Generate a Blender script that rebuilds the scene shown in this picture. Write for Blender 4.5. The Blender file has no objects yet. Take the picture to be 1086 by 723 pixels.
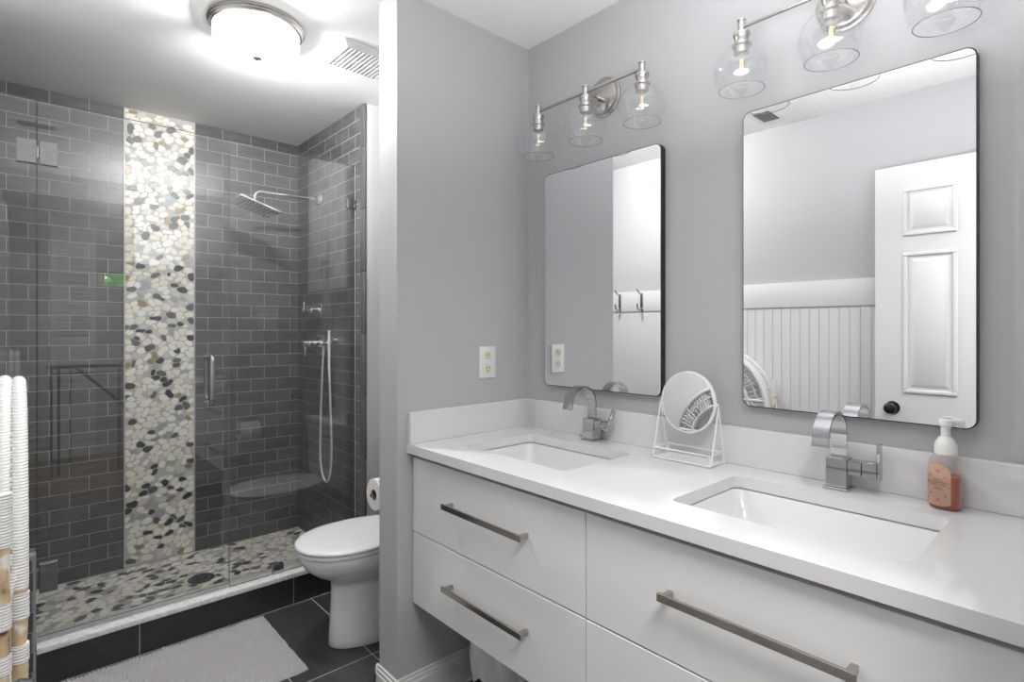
import bpy, bmesh, math, random
import numpy as np
from mathutils import Vector, Matrix
random.seed(7)
PI = math.pi
scene = bpy.context.scene
COL = scene.collection

# ------------------------------------------------------------------ camera
FPX, CX, CY = 583.0, 543.0, 348.5
TH = math.atan2(527.0, FPX)
cam_d = bpy.data.cameras.new('camera')
cam = bpy.data.objects.new('camera', cam_d)
COL.objects.link(cam)
cam.location = (0, 0, 1.30)
cam.rotation_euler = (PI/2, 0, -TH)
cam_d.sensor_width = 36.0
cam_d.lens = FPX*36.0/1086.0
cam_d.shift_y = -13.0/1086.0
cam_d.clip_start = 0.005
scene.camera = cam

# ------------------------------------------------------------------ render look
scene.view_settings.view_transform = 'Standard'
scene.view_settings.look = 'None'
scene.view_settings.gamma = 1.0
scene.view_settings.use_curve_mapping = False
scene.view_settings.exposure = 0.22
scene.cycles.max_bounces = 14
scene.cycles.diffuse_bounces = 7
scene.cycles.glossy_bounces = 7
scene.cycles.transmission_bounces = 8
scene.cycles.transparent_max_bounces = 40
scene.cycles.sample_clamp_indirect = 4.0
scene.cycles.use_denoising = True

# ------------------------------------------------------------------ light levels
LAMP_BULB = 1750         # emission of the bulbs in the lit shower ceiling lamp
VANITY_BULB = 0.9         # emission of the vanity filament bulbs
BOUNCE_FILL = 12.5             # watts, added fill bounced off the ceiling above the camera
HALL_FILL = 46.0         # watts, added fill lamp in the hall behind the camera
SKY = 8.0

world = bpy.data.worlds.new('sky')
scene.world = world
world.use_nodes = True
world.node_tree.nodes['Background'].inputs[0].default_value = (0.80, 0.90, 1.0, 1)
world.node_tree.nodes['Background'].inputs[1].default_value = SKY

hl = bpy.data.lights.new('hall_fill', 'AREA')  # unseen lamp added behind the door header to brighten the bathroom
hl.shape = 'RECTANGLE'; hl.size = 1.0; hl.size_y = 0.26; hl.energy = HALL_FILL
hl.color = (1.0, 0.97, 0.94)
hlo = bpy.data.objects.new('hall_fill', hl)
COL.objects.link(hlo)
hlo.location = (0.45, -0.22, 2.41)
hlo.rotation_euler = (0, 0, 0)

fl_d = bpy.data.lights.new('bounce_fill', 'AREA')      # unseen fill lamp, added to light the ceiling like a bounced flash
fl_d.shape = 'DISK'; fl_d.size = 0.72; fl_d.energy = BOUNCE_FILL
flo = bpy.data.objects.new('bounce_fill', fl_d)
COL.objects.link(flo)
flo.location = (0.80, 0.40, 1.82)
flo.rotation_euler = (math.radians(180), 0, 0)

# ------------------------------------------------------------------ room numbers
W = 1.558        # mirror wall
YE = 1.623       # end wall (outlet) face
XS = 0.948       # free edge of the end wall
YEB = 1.742      # its back face
XR = 1.311       # shower right wall
YT = 2.56        # wall return beside the toilet
YB = 3.445       # shower back wall
XL = -0.13       # left wall
CZ = 2.44
CT = 0.91        # counter top

# ------------------------------------------------------------------ materials
def newmat(name):
    m = bpy.data.materials.new(name); m.use_nodes = True
    return m, m.node_tree.nodes, m.node_tree.links, m.node_tree.nodes['Principled BSDF']

def P(name, col, rough=0.5, metal=0.0, spec=0.5, bump=0.0, bscale=80.0, coat=0.0, emit=None, estr=0.0, trans=0.0, sss=0.0):
    m, N, L, b = newmat(name)
    b.inputs['Base Color'].default_value = (*col, 1)
    b.inputs['Roughness'].default_value = rough
    b.inputs['Metallic'].default_value = metal
    b.inputs['Specular IOR Level'].default_value = spec
    if coat: b.inputs['Coat Weight'].default_value = coat; b.inputs['Coat Roughness'].default_value = 0.03
    if emit: b.inputs['Emission Color'].default_value = (*emit, 1); b.inputs['Emission Strength'].default_value = estr
    # slight procedural variation so that no surface is perfectly flat in colour
    tc = N.new('ShaderNodeTexCoord'); nz = N.new('ShaderNodeTexNoise')
    nz.inputs['Scale'].default_value = bscale; nz.inputs['Detail'].default_value = 3
    L.new(tc.outputs['Object'], nz.inputs['Vector'])
    if bump > 0:
        bp = N.new('ShaderNodeBump'); bp.inputs['Strength'].default_value = bump; bp.inputs['Distance'].default_value = 0.002
        L.new(nz.outputs['Fac'], bp.inputs['Height']); L.new(bp.outputs['Normal'], b.inputs['Normal'])
    else:
        rr = N.new('ShaderNodeMapRange')
        rr.inputs['To Min'].default_value = max(0, rough*0.93); rr.inputs['To Max'].default_value = min(1, rough*1.07)
        L.new(nz.outputs['Fac'], rr.inputs['Value']); L.new(rr.outputs['Result'], b.inputs['Roughness'])
    return m

def glassmat(name, tint=(0.96, 0.975, 0.97), f0=0.04, rough=0.0, frost=0.0):
    m, N, L, b = newmat(name)
    N.remove(b)
    out = N['Material Output']
    lw = N.new('ShaderNodeLayerWeight'); lw.inputs['Blend'].default_value = 0.5
    pw = N.new('ShaderNodeMath'); pw.operation = 'POWER'; pw.inputs[1].default_value = 5.0
    ml = N.new('ShaderNodeMath'); ml.operation = 'MULTIPLY_ADD'; ml.inputs[1].default_value = 1-f0; ml.inputs[2].default_value = f0
    L.new(lw.outputs['Facing'], pw.inputs[0]); L.new(pw.outputs[0], ml.inputs[0])
    tr = N.new('ShaderNodeBsdfTransparent'); tr.inputs[0].default_value = (*tint, 1)
    gl = N.new('ShaderNodeBsdfGlossy'); gl.inputs['Roughness'].default_value = rough
    gl.inputs['Color'].default_value = (1, 1, 1, 1)
    if frost:                       # part of the light scatters on its way through
        ts = N.new('ShaderNodeBsdfTranslucent'); ts.inputs[0].default_value = (0.95, 0.95, 0.95, 1)
        fm = N.new('ShaderNodeMixShader'); fm.inputs[0].default_value = frost
        L.new(tr.outputs[0], fm.inputs[1]); L.new(ts.outputs[0], fm.inputs[2]); tr = fm
    mx = N.new('ShaderNodeMixShader')
    L.new(ml.outputs[0], mx.inputs[0]); L.new(tr.outputs[0], mx.inputs[1]); L.new(gl.outputs[0], mx.inputs[2])
    L.new(mx.outputs[0], out.inputs['Surface'])
    return m

def tilemat(name, axes, bw, bh, ox, oy, mortar, c1, c2, grout, rough=0.35, offset=0.5, streak=6.0):
    """brick tiles on a flat wall; axes picks which world axes run along the rows / up the wall"""
    m, N, L, b = newmat(name)
    g = N.new('ShaderNodeNewGeometry'); s = N.new('ShaderNodeSeparateXYZ'); c = N.new('ShaderNodeCombineXYZ')
    L.new(g.outputs['Position'], s.inputs[0])
    for i, (a, o) in enumerate(zip(axes, (ox, oy))):
        ad = N.new('ShaderNodeMath'); ad.operation = 'ADD'; ad.inputs[1].default_value = -o
        L.new(s.outputs[a], ad.inputs[0]); L.new(ad.outputs[0], c.inputs[i])
    br = N.new('ShaderNodeTexBrick')
    br.offset = offset; br.offset_frequency = 2; br.squash = 1.0
    br.inputs['Scale'].default_value = 1.0
    br.inputs['Brick Width'].default_value = bw; br.inputs['Row Height'].default_value = bh
    br.inputs['Mortar Size'].default_value = mortar; br.inputs['Mortar Smooth'].default_value = 0.0
    br.inputs['Bias'].default_value = 0.0
    br.inputs['Color1'].default_value = (*c1, 1); br.inputs['Color2'].default_value = (*c2, 1); br.inputs['Mortar'].default_value = (*grout, 1)
    L.new(c.outputs[0], br.inputs['Vector'])
    nz = N.new('ShaderNodeTexNoise'); nz.inputs['Scale'].default_value = 9.0; nz.inputs['Detail'].default_value = 6
    mp = N.new('ShaderNodeMapping'); mp.inputs['Scale'].default_value = (1.0, streak, 1.0); mp.inputs['Rotation'].default_value = (0, 0, 0.18)
    L.new(c.outputs[0], mp.inputs['Vector']); L.new(mp.outputs[0], nz.inputs['Vector'])
    mr = N.new('ShaderNodeMapRange'); mr.inputs['From Min'].default_value = 0.25; mr.inputs['From Max'].default_value = 0.75
    mr.inputs['To Min'].default_value = 0.72; mr.inputs['To Max'].default_value = 1.28
    L.new(nz.outputs['Fac'], mr.inputs['Value'])
    mm = N.new('ShaderNodeMix'); mm.data_type = 'RGBA'; mm.blend_type = 'MULTIPLY'; mm.inputs['Factor'].default_value = 1.0
    L.new(br.outputs['Color'], mm.inputs['A']); L.new(mr.outputs['Result'], mm.inputs['B'])
    m2 = N.new('ShaderNodeMix'); m2.data_type = 'RGBA'
    L.new(br.outputs['Fac'], m2.inputs['Factor']); L.new(mm.outputs['Result'], m2.inputs['A']); m2.inputs['B'].default_value = (*grout, 1)
    L.new(m2.outputs['Result'], b.inputs['Base Color'])
    r2 = N.new('ShaderNodeMapRange'); r2.inputs['To Min'].default_value = rough; r2.inputs['To Max'].default_value = 0.85
    L.new(br.outputs['Fac'], r2.inputs['Value']); L.new(r2.outputs['Result'], b.inputs['Roughness'])
    bp = N.new('ShaderNodeBump'); bp.inputs['Strength'].default_value = 0.5; bp.inputs['Distance'].default_value = 0.0015; bp.invert = True
    L.new(br.outputs['Fac'], bp.inputs['Height']); L.new(bp.outputs['Normal'], b.inputs['Normal'])
    return m

def veinmat(name, base, vein, rough, scale=7.0):
    m, N, L, b = newmat(name)
    tc = N.new('ShaderNodeTexCoord'); nz = N.new('ShaderNodeTexNoise')
    nz.inputs['Scale'].default_value = scale; nz.inputs['Detail'].default_value = 8; nz.inputs['Distortion'].default_value = 1.6
    L.new(tc.outputs['Object'], nz.inputs['Vector'])
    cr = N.new('ShaderNodeValToRGB')
    cr.color_ramp.elements[0].position = 0.42; cr.color_ramp.elements[0].color = (*base, 1)
    cr.color_ramp.elements[1].position = 0.58; cr.color_ramp.elements[1].color = (*base, 1)
    e = cr.color_ramp.elements.new(0.5); e.color = (*vein, 1)
    L.new(nz.outputs['Fac'], cr.inputs[0]); L.new(cr.outputs[0], b.inputs['Base Color'])
    b.inputs['Roughness'].default_value = rough
    return m

def rattanmat(name):
    m, N, L, b = newmat(name)
    tc = N.new('ShaderNodeTexCoord'); nz = N.new('ShaderNodeTexNoise')
    nz.inputs['Scale'].default_value = 26; nz.inputs['Detail'].default_value = 6
    L.new(tc.outputs['Object'], nz.inputs['Vector'])
    cr = N.new('ShaderNodeValToRGB')
    E = cr.color_ramp.elements
    E[0].position = 0.30; E[0].color = (0.10, 0.055, 0.03, 1)
    E[1].position = 0.62; E[1].color = (0.72, 0.70, 0.66, 1)
    a = E.new(0.40); a.color = (0.46, 0.33, 0.19, 1)
    a = E.new(0.56); a.color = (0.58, 0.46, 0.30, 1)
    L.new(nz.outputs['Fac'], cr.inputs[0]); L.new(cr.outputs[0], b.inputs['Base Color'])
    b.inputs['Roughness'].default_value = 0.6
    return m

def wrapmat(name):
    m, N, L, b = newmat(name)
    b.inputs['Base Color'].default_value = (0.74, 0.74, 0.73, 1); b.inputs['Roughness'].default_value = 0.5
    tc = N.new('ShaderNodeTexCoord'); wv = N.new('ShaderNodeTexWave')
    wv.bands_direction = 'Z'; wv.inputs['Scale'].default_value = 60; wv.inputs['Distortion'].default_value = 1.0
    L.new(tc.outputs['Object'], wv.inputs['Vector'])
    bp = N.new('ShaderNodeBump'); bp.inputs['Strength'].default_value = 0.5; bp.inputs['Distance'].default_value = 0.002
    L.new(wv.outputs['Fac'], bp.inputs['Height']); L.new(bp.outputs['Normal'], b.inputs['Normal'])
    return m

WALL = P('grey_wall_paint', (0.462, 0.465, 0.480), 0.55, bump=0.06, bscale=260)
CEIL = P('white_ceiling_paint', (0.86, 0.86, 0.86), 0.7, bump=0.04, bscale=200)
TRIMW = P('white_trim_paint', (0.70, 0.70, 0.70), 0.35)
CAB = P('white_gloss_cabinet', (0.79, 0.795, 0.80), 0.16, coat=0.5)
CARC = P('cabinet_carcass', (0.60, 0.60, 0.60), 0.5)
QUARTZ = P('white_quartz', (0.70, 0.70, 0.705), 0.09, bscale=20)
PORC = P('white_porcelain', (0.74, 0.74, 0.735), 0.07, coat=0.4)
CHROME = P('chrome', (0.50, 0.51, 0.525), 0.05, metal=1.0)
NICKEL = P('brushed_nickel', (0.52, 0.50, 0.48), 0.26, metal=1.0)
NICKELW = P('satin_nickel_pull', (0.46, 0.43, 0.40), 0.14, metal=1.0)
MIRROR = P('mirror_silver', (0.93, 0.935, 0.94), 0.0, metal=1.0)
MIRROR.node_tree.nodes['Principled BSDF'].inputs['Roughness'].default_value = 0.0
for l in list(MIRROR.node_tree.links):
    if l.to_socket.name == 'Roughness': MIRROR.node_tree.links.remove(l)
BLACK = P('black_metal', (0.012, 0.012, 0.013), 0.35)
GLASS = glassmat('clear_shower_glass', (0.985, 0.988, 0.985), 0.06)
GEDGE = P('glass_edge', (0.16, 0.19, 0.18), 0.15)
SHADE = glassmat('clear_shade_glass', (0.985, 0.987, 0.988), 0.045)
BULBG = glassmat('clear_bulb_glass', (0.985, 0.985, 0.98), 0.006)
RIM = P('thick_glass_rim', (0.30, 0.31, 0.32), 0.1)
DOME = glassmat('clear_dome_glass', (0.965, 0.97, 0.975), 0.05, 0.05, 0.50)
TILE_B = tilemat('slate_tile_back', (0, 2), 0.152, 0.0723, 1.2618, 0.0624, 0.0011, (0.072, 0.074, 0.078), (0.108, 0.110, 0.116), (0.46, 0.46, 0.46))
TILE_S = tilemat('slate_tile_side', (1, 2), 0.152, 0.0723, 3.348, 0.0624, 0.0011, (0.072, 0.074, 0.078), (0.108, 0.110, 0.116), (0.46, 0.46, 0.46))
TILE_C = tilemat('slate_tile_curb', (0, 2), 0.61, 0.40, 0.369, -0.2, 0.0018, (0.034, 0.035, 0.037), (0.044, 0.045, 0.047), (0.40, 0.40, 0.40), 0.4, 0.0, 5.0)
TILE_F = tilemat('slate_floor_tile', (1, 0), 0.61, 0.305, 2.005, 1.06, 0.0018, (0.042, 0.043, 0.046), (0.056, 0.057, 0.060), (0.55, 0.54, 0.53), 0.33, 0.0, 3.0)
MARBLE = veinmat('white_marble', (0.80, 0.80, 0.80), (0.66, 0.665, 0.67), 0.15, 14)
GROUT = P('pebble_grout', (0.50, 0.485, 0.45), 0.8, bump=0.2, bscale=300)
def pebm(n, c): return P(n, c, 0.35, bump=0.05, bscale=60)
PEB = [pebm('pebble_cream', (0.79, 0.75, 0.65)), pebm('pebble_white', (0.84, 0.82, 0.76)), pebm('pebble_pale_grey', (0.60, 0.59, 0.55)),
       pebm('pebble_grey_green', (0.36, 0.38, 0.38)), pebm('pebble_charcoal', (0.045, 0.047, 0.05)), pebm('pebble_dark_grey', (0.11, 0.115, 0.12)), pebm('pebble_tan', (0.32, 0.23, 0.13))]
RUG = P('grey_chenille', (0.40, 0.39, 0.40), 0.95, bump=0.3, bscale=500)
PLASTIC = P('white_plastic', (0.76, 0.76, 0.76), 0.3)
IVORY = P('ivory_plastic', (0.70, 0.66, 0.54), 0.35)
DARK = P('dark_slot', (0.02, 0.02, 0.02), 0.6)
PAPER = P('white_paper', (0.80, 0.80, 0.79), 0.9, bump=0.15, bscale=200)
CARD = P('cardboard', (0.30, 0.19, 0.11), 0.9)
RATTAN = rattanmat('peeling_rattan')
WRAP = wrapmat('white_wrapped_rattan')
WWIRE = P('white_wire', (0.78, 0.78, 0.78), 0.35)
BAG = P('white_bin_liner', (0.80, 0.81, 0.84), 0.35, bump=0.1, bscale=40)
BULBE = P('lit_bulb', (1, 1, 1), 0.5, emit=(1.0, 0.985, 0.965), estr=LAMP_BULB)
FILA = P('glowing_filament', (0.25, 0.18, 0.1), 0.5, emit=(1.0, 0.78, 0.50), estr=VANITY_BULB)
SOAP = P('amber_soap', (0.40, 0.085, 0.03), 0.12)
LABEL = P('peach_label', (0.88, 0.64, 0.47), 0.5)
PINK = P('coral_print', (0.70, 0.26, 0.20), 0.5)
INK = P('plum_ink', (0.16, 0.05, 0.08), 0.6)
TRANSW = P('frosted_white_plastic', (0.80, 0.79, 0.77), 0.3)
SCHLUT = P('grey_metal_edge', (0.42, 0.42, 0.43), 0.35, metal=0.6)
WOODF = P('hall_floor_wood', (0.16, 0.10, 0.06), 0.4, bump=0.1, bscale=30)
HALLW = P('hall_wall_paint', (0.45, 0.45, 0.45), 0.6)
LEAF = P('leaf_green', (0.22, 0.46, 0.10), 0.6, bump=0.5, bscale=18)

# ------------------------------------------------------------------ mesh helpers
def box(bm, x0, x1, y0, y1, z0, z1, bev=0.0, seg=2, mi=0):
    x0, x1 = min(x0, x1), max(x0, x1); y0, y1 = min(y0, y1), max(y0, y1); z0, z1 = min(z0, z1), max(z0, z1)
    t = bmesh.new()
    bmesh.ops.create_cube(t, size=1.0)
    for v in t.verts:
        v.co = Vector(((x0+x1)/2+v.co.x*(x1-x0), (y0+y1)/2+v.co.y*(y1-y0), (z0+z1)/2+v.co.z*(z1-z0)))
    if bev > 0:
        bmesh.ops.bevel(t, geom=list(t.edges), offset=bev, segments=seg, affect='EDGES', profile=0.5)
    merge(bm, t, mi)

def merge(bm, t, mi=0, mat=None):
    mp = {}
    for v in t.verts:
        mp[v] = bm.verts.new(mat @ v.co if mat else v.co)
    for f in t.faces:
        try:
            nf = bm.faces.new([mp[v] for v in f.verts]); nf.material_index = mi if mi else f.material_index; nf.smooth = f.smooth
        except ValueError: pass
    t.free()

def ring_loft(bm, rings, cap0=True, cap1=True, mi=0, smooth=True):
    R = [[bm.verts.new(p) for p in r] for r in rings]
    n = len(R[0])
    for a, b in zip(R[:-1], R[1:]):
        for i in range(n):
            f = bm.faces.new((a[i], a[(i+1) % n], b[(i+1) % n], b[i])); f.material_index = mi; f.smooth = smooth
    if cap0: f = bm.faces.new(R[0][::-1]); f.material_index = mi
    if cap1: f = bm.faces.new(R[-1]); f.material_index = mi

def tube(bm, pts, r, n=10, mi=0, closed=False, caps=True):
    pts = [Vector(p) for p in pts]
    rs = r if isinstance(r, (list, tuple)) else [r]*len(pts)
    m = len(pts); rings = []; up = None
    for i, p in enumerate(pts):
        if closed: d = pts[(i+1) % m]-pts[i-1]
        else: d = pts[min(i+1, m-1)]-pts[max(i-1, 0)]
        d.normalize()
        if up is None:
            up = d.orthogonal().normalized()
        up = (up-d*up.dot(d)); up.normalize()
        s = d.cross(up)
        rings.append([p+up*math.cos(2*PI*k/n)*rs[i]+s*math.sin(2*PI*k/n)*rs[i] for k in range(n)])
    if closed: rings.append(rings[0]); ring_loft(bm, rings, False, False, mi)
    else: ring_loft(bm, rings, caps, caps, mi)

def lathe(bm, prof, c=(0, 0, 0), n=40, mi=0, cap0=False, cap1=False, axis='Z', close=False):
    c = Vector(c); rings = []
    for r, z in prof:
        rg = []
        for k in range(n):
            a = 2*PI*k/n; u, v = r*math.cos(a), r*math.sin(a)
            if axis == 'Z': rg.append(c+Vector((u, v, z)))
            elif axis == 'X': rg.append(c+Vector((z, u, v)))
            else: rg.append(c+Vector((v, z, u)))
        rings.append(rg)
    if close: rings.append(rings[0])
    ring_loft(bm, rings, cap0, cap1, mi)

def cyl(bm, c, r, z0, z1, n=32, axis='Z', bev=0.0, mi=0):
    if bev: prof = [(r-bev, z0), (r, z0+bev), (r, z1-bev), (r-bev, z1)]
    else: prof = [(r, z0), (r, z1)]
    lathe(bm, prof, c, n, mi, True, True, axis)

def rrect(x0, x1, y0, y1, r, z, n=6):
    out = []
    for cx, cy, a0 in ((x1-r, y1-r, 0), (x0+r, y1-r, PI/2), (x0+r, y0+r, PI), (x1-r, y0+r, 1.5*PI)):
        for k in range(n+1):
            a = a0+PI/2*k/n
            out.append(Vector((cx+r*math.cos(a), cy+r*math.sin(a), z)))
    return out

def slab_with_holes(bm, outer, holes, z0, z1):
    t = bmesh.new(); edges = []
    for loop in [outer]+holes:
        vs = [t.verts.new((p[0], p[1], z1)) for p in loop]
        for i in range(len(vs)): edges.append(t.edges.new((vs[i], vs[(i+1) % len(vs)])))
    bmesh.ops.triangle_fill(t, use_beauty=True, use_dissolve=False, edges=edges, normal=(0, 0, 1))
    r = bmesh.ops.extrude_face_region(t, geom=list(t.faces))
    for e in r['geom']:
        if isinstance(e, bmesh.types.BMVert): e.co.z = z0
    merge(bm, t)

def finish(bm, name, mats, smooth=None, recalc=True):
    if recalc: bmesh.ops.recalc_face_normals(bm, faces=list(bm.faces))
    me = bpy.data.meshes.new(name)
    bm.to_mesh(me); bm.free()
    for m in (mats if isinstance(mats, (list, tuple)) else [mats]): me.materials.append(m)
    if smooth is not None:
        me.shade_smooth()
        me.set_sharp_from_angle(angle=math.radians(smooth))
    return me

def obj(name, bm, mats, parent=None, smooth=35, recalc=True):
    """link bm as ONE mesh object; world coordinates are turned into the parent's"""
    if parent is not None:
        o_ = Vector(parent['_org'])
        for v in bm.verts: v.co -= o_
    me = finish(bm, name, mats, smooth, recalc)
    o = bpy.data.objects.new(name, me); COL.objects.link(o)
    if parent is not None:
        o.parent = parent; o['_org'] = parent['_org']
    else: o['_org'] = (0.0, 0.0, 0.0)
    return o

def thing(name, label, cat, loc, group=None):
    o = bpy.data.objects.new(name, None); COL.objects.link(o)
    o.location = loc; o['_org'] = tuple(loc); o['label'] = label; o['category'] = cat
    o.empty_display_size = 0.05
    if group: o['group'] = group
    return o

def rebase(o, loc):
    """move the origin of a one-mesh thing to its base"""
    l = Vector(loc)
    for v in o.data.vertices: v.co -= l
    o.location = l; o['_org'] = tuple(l)

def tag(o, label, cat, group=None):
    o['label'] = label; o['category'] = cat
    if group: o['group'] = group
    return o

def struct(name, bm, m, label=None, parent=None, smooth=35):
    o = obj(name, bm, m, parent, smooth)
    if parent is None: o['kind'] = 'structure'
    if label: o['label'] = label
    return o

def dup(root, loc, label, group=None, rotz=None):
    r = root.copy(); COL.objects.link(r); r.location = loc; r['label'] = label
    if rotz is not None: r.rotation_euler = (0, 0, rotz)
    if group: r['group'] = group
    for ch in list(root.children):
        c = ch.copy(); COL.objects.link(c); c.parent = r
        for g in list(ch.children):
            d = g.copy(); COL.objects.link(d); d.parent = c
    return r

B = bmesh.new
def B1(*a, **k):
    b = B(); box(b, *a, **k); return b

# ================================================================== SETTING
struct('floor', B1(-0.25, 1.66, -0.06, 2.625, -0.10, 0.0), TILE_F, 'dark slate floor tiles with pale grout')
b = B1(-0.25, 1.66, -0.06, 3.56, CZ, CZ+0.10)
struct('ceiling', b, CEIL, 'flat white ceiling')
struct('wall_right', B1(W, W+0.10, -0.06, YT, -0.1, CZ), WALL, 'light grey wall behind the mirrors')
struct('wall_back', B1(XS, W, YE, YEB, 0, CZ), WALL, 'light grey partition between vanity and toilet')
struct('wall_back', B1(XR+0.008, W+0.10, YT, 3.445, -0.1, CZ), WALL, 'grey wall return beside the shower')
struct('wall_left', B1(-0.25, XL, -0.06, 3.56, -0.1, CZ), WALL, 'light grey wall opposite the mirrors')
b = B()
box(b, -0.13, -0.066, -0.06, 0.05, 0, CZ); box(b, 0.72, W, -0.06, 0.05, 0, CZ); box(b, -0.066, 0.72, -0.06, 0.05, 2.29, CZ)
struct('wall_front', b, WALL, 'grey wall with the open doorway')
struct('wall_back', B1(-0.25, W+0.1, YB, YB+0.12, -0.1, CZ), TILE_B, 'dark slate subway tile at the back of the shower')
struct('wall_right', B1(XR, XR+0.008, YT+0.012, YB, 0.0, CZ), TILE_S, 'dark slate subway tile carrying the shower controls')
struct('wall_left', B1(XL, XL+0.008, 2.70, YB, 0.0, CZ), TILE_S, 'dark slate tile on the left shower wall')
# bullnose edge of the tiled wall
b = B(); z = 0.0
while z < CZ-0.01:
    z1 = min(z+0.318, CZ); box(b, XR-0.004, XR+0.010, YT-0.003, YT+0.045, z+0.0012, z1-0.0012, 0.003); z = z1
struct('trim_1', b, P('slate_bullnose', (0.085, 0.087, 0.092), 0.4), 'dark slate bullnose edge of the shower wall')
# low wall at the left of the shower
struct('wall_front', B1(XL, 0.052, 2.625, 2.70, 0, 0.468), TILE_B, 'low tiled wall under the left glass panel')
struct('trim_2', B1(XL, 0.056, 2.617, 2.71, 0.468, 0.488, 0.002), SCHLUT, 'grey stone cap of the low tiled wall')
struct('trim_3', B1(0.048, 0.056, 2.619, 2.628, 0, 0.468), SCHLUT, 'grey metal edge of the low tiled wall')
# curb
struct('trim_4', B1(0.057, XR, 2.625, 2.73, 0, 0.128), TILE_C, 'dark tiled shower curb')
struct('trim_5', B1(0.057, XR, 2.607, 2.738, 0.128, 0.150, 0.003), MARBLE, 'white marble sill on the shower curb')

# ---- pebble mosaics (strip on the wall and the shower floor)
def pebble_cells(w, h, step, seed):
    rng = np.random.default_rng(seed)
    pts = []
    ny = int(round(h/(step*0.80))); nx = int(round(w/step))
    for j in range(ny+1):
        for i in range(nx+1):
            x = (i+0.5*(j % 2)+rng.uniform(-0.42, 0.42))*w/nx
            y = (j+rng.uniform(-0.42, 0.42))*h/ny
            if 0.004 < x < w-0.004 and 0.004 < y < h-0.004: pts.append((x, y))
    pts = np.array(pts); n = len(pts)
    ar = rng.uniform(1.3, 3.2, n); sz = step*rng.uniform(0.46, 0.74, n)
    ang = np.where(rng.random(n) < 0.65, rng.normal(0.25, 0.45, n), rng.uniform(0, PI, n))
    a, bb = sz*np.sqrt(ar), sz/np.sqrt(ar)
    ca, sa = np.cos(ang), np.sin(ang)
    K = 18; th = np.arange(K)*2*PI/K
    rad = np.linspace(0.0015, step*1.15, 44)
    out = []
    for i in range(n):
        d = pts-pts[i]; idx = np.argsort((d**2).sum(1))[1:15]
        px = pts[i, 0]+rad[None, :]*np.cos(th)[:, None]; py = pts[i, 1]+rad[None, :]*np.sin(th)[:, None]
        def met(k):
            dx, dy = px-pts[k, 0], py-pts[k, 1]
            return np.hypot((dx*ca[k]+dy*sa[k])/a[k], (-dx*sa[k]+dy*ca[k])/bb[k])
        mine = met(i); ok = (mine < 1.12) & (px > 0.0015) & (px < w-0.0015) & (py > 0.0015) & (py < h-0.0015)
        for k in idx: ok &= (mine*1.02 < met(k))
        okc = np.cumprod(ok, axis=1)
        cnt = okc.sum(1); r = np.where(cnt > 0, rad[np.maximum(cnt-1, 0)], 0.001)
        r = np.maximum(r-0.0010, 0.001)
        for _ in range(2): r = np.minimum(r*1.03, (np.roll(r, 1)+2*r+np.roll(r, -1))/4)
        if r.mean() < 0.004: continue
        out.append((pts[i], r))
    return out, th, rng

def pebble_mesh(w, h, step, seed, probs, place, hgt=0.0012):
    cells, th, rng = pebble_cells(w, h, step, seed)
    V, F, M = [], [], []
    for c, r in cells:
        mi = int(rng.choice(7, p=probs))
        base = len(V); K = len(th)
        for s, z in ((1.0, 0.0), (0.985, hgt*0.7), (0.94, hgt)):
            for k in range(K): V.append(place(c[0]+s*r[k]*math.cos(th[k]), c[1]+s*r[k]*math.sin(th[k]), z))
        for q in range(2):
            for k in range(K):
                F.append((base+q*K+k, base+q*K+(k+1) % K, base+(q+1)*K+(k+1) % K, base+(q+1)*K+k)); M.append(mi)
        F.append(tuple(base+2*K+k for k in range(K))); M.append(mi)
    me = bpy.data.meshes.new('pebbles'); me.from_pydata(V, [], F)
    for m in PEB: me.materials.append(m)
    me.polygons.foreach_set('material_index', M)
    me.shade_flat(); me.update()
    return me

sx0, sx1 = 0.414, 0.741
st = struct('trim_6', B1(sx0, sx1, YB-0.005, YB, 0.066, CZ), GROUT, 'vertical strip of flat river pebbles on the shower wall')
pm = pebble_mesh(sx1-sx0-0.008, CZ-0.072, 0.039, 3, [0.33, 0.30, 0.11, 0.08, 0.09, 0.06, 0.03],
                 lambda x, y, z: (sx0+0.004+x, YB-0.005-z, 0.069+y))
po = bpy.data.objects.new('pebbles', pm); COL.objects.link(po); po.parent = st
b = B()
for x in (sx0, sx1-0.004): box(b, x, x+0.004, YB-0.0085, YB-0.0005, 0.066, CZ)
struct('edge_trim', b, P('pale_edge', (0.42, 0.42, 0.42), 0.4, metal=0.3), None, st)
sf = struct('floor', B1(XL+0.008, XR, 2.73, YB, -0.02, 0.0635), GROUT, 'shower floor of flat cream and charcoal river pebbles')
pm = pebble_mesh(XR-XL-0.012, YB-2.74, 0.042, 11, [0.36, 0.22, 0.12, 0.09, 0.13, 0.07, 0.01],
                 lambda x, y, z: (XL+0.010+x, 2.735+y, 0.0635+z))
po = bpy.data.objects.new('pebbles', pm); COL.objects.link(po); po.parent = sf

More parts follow.
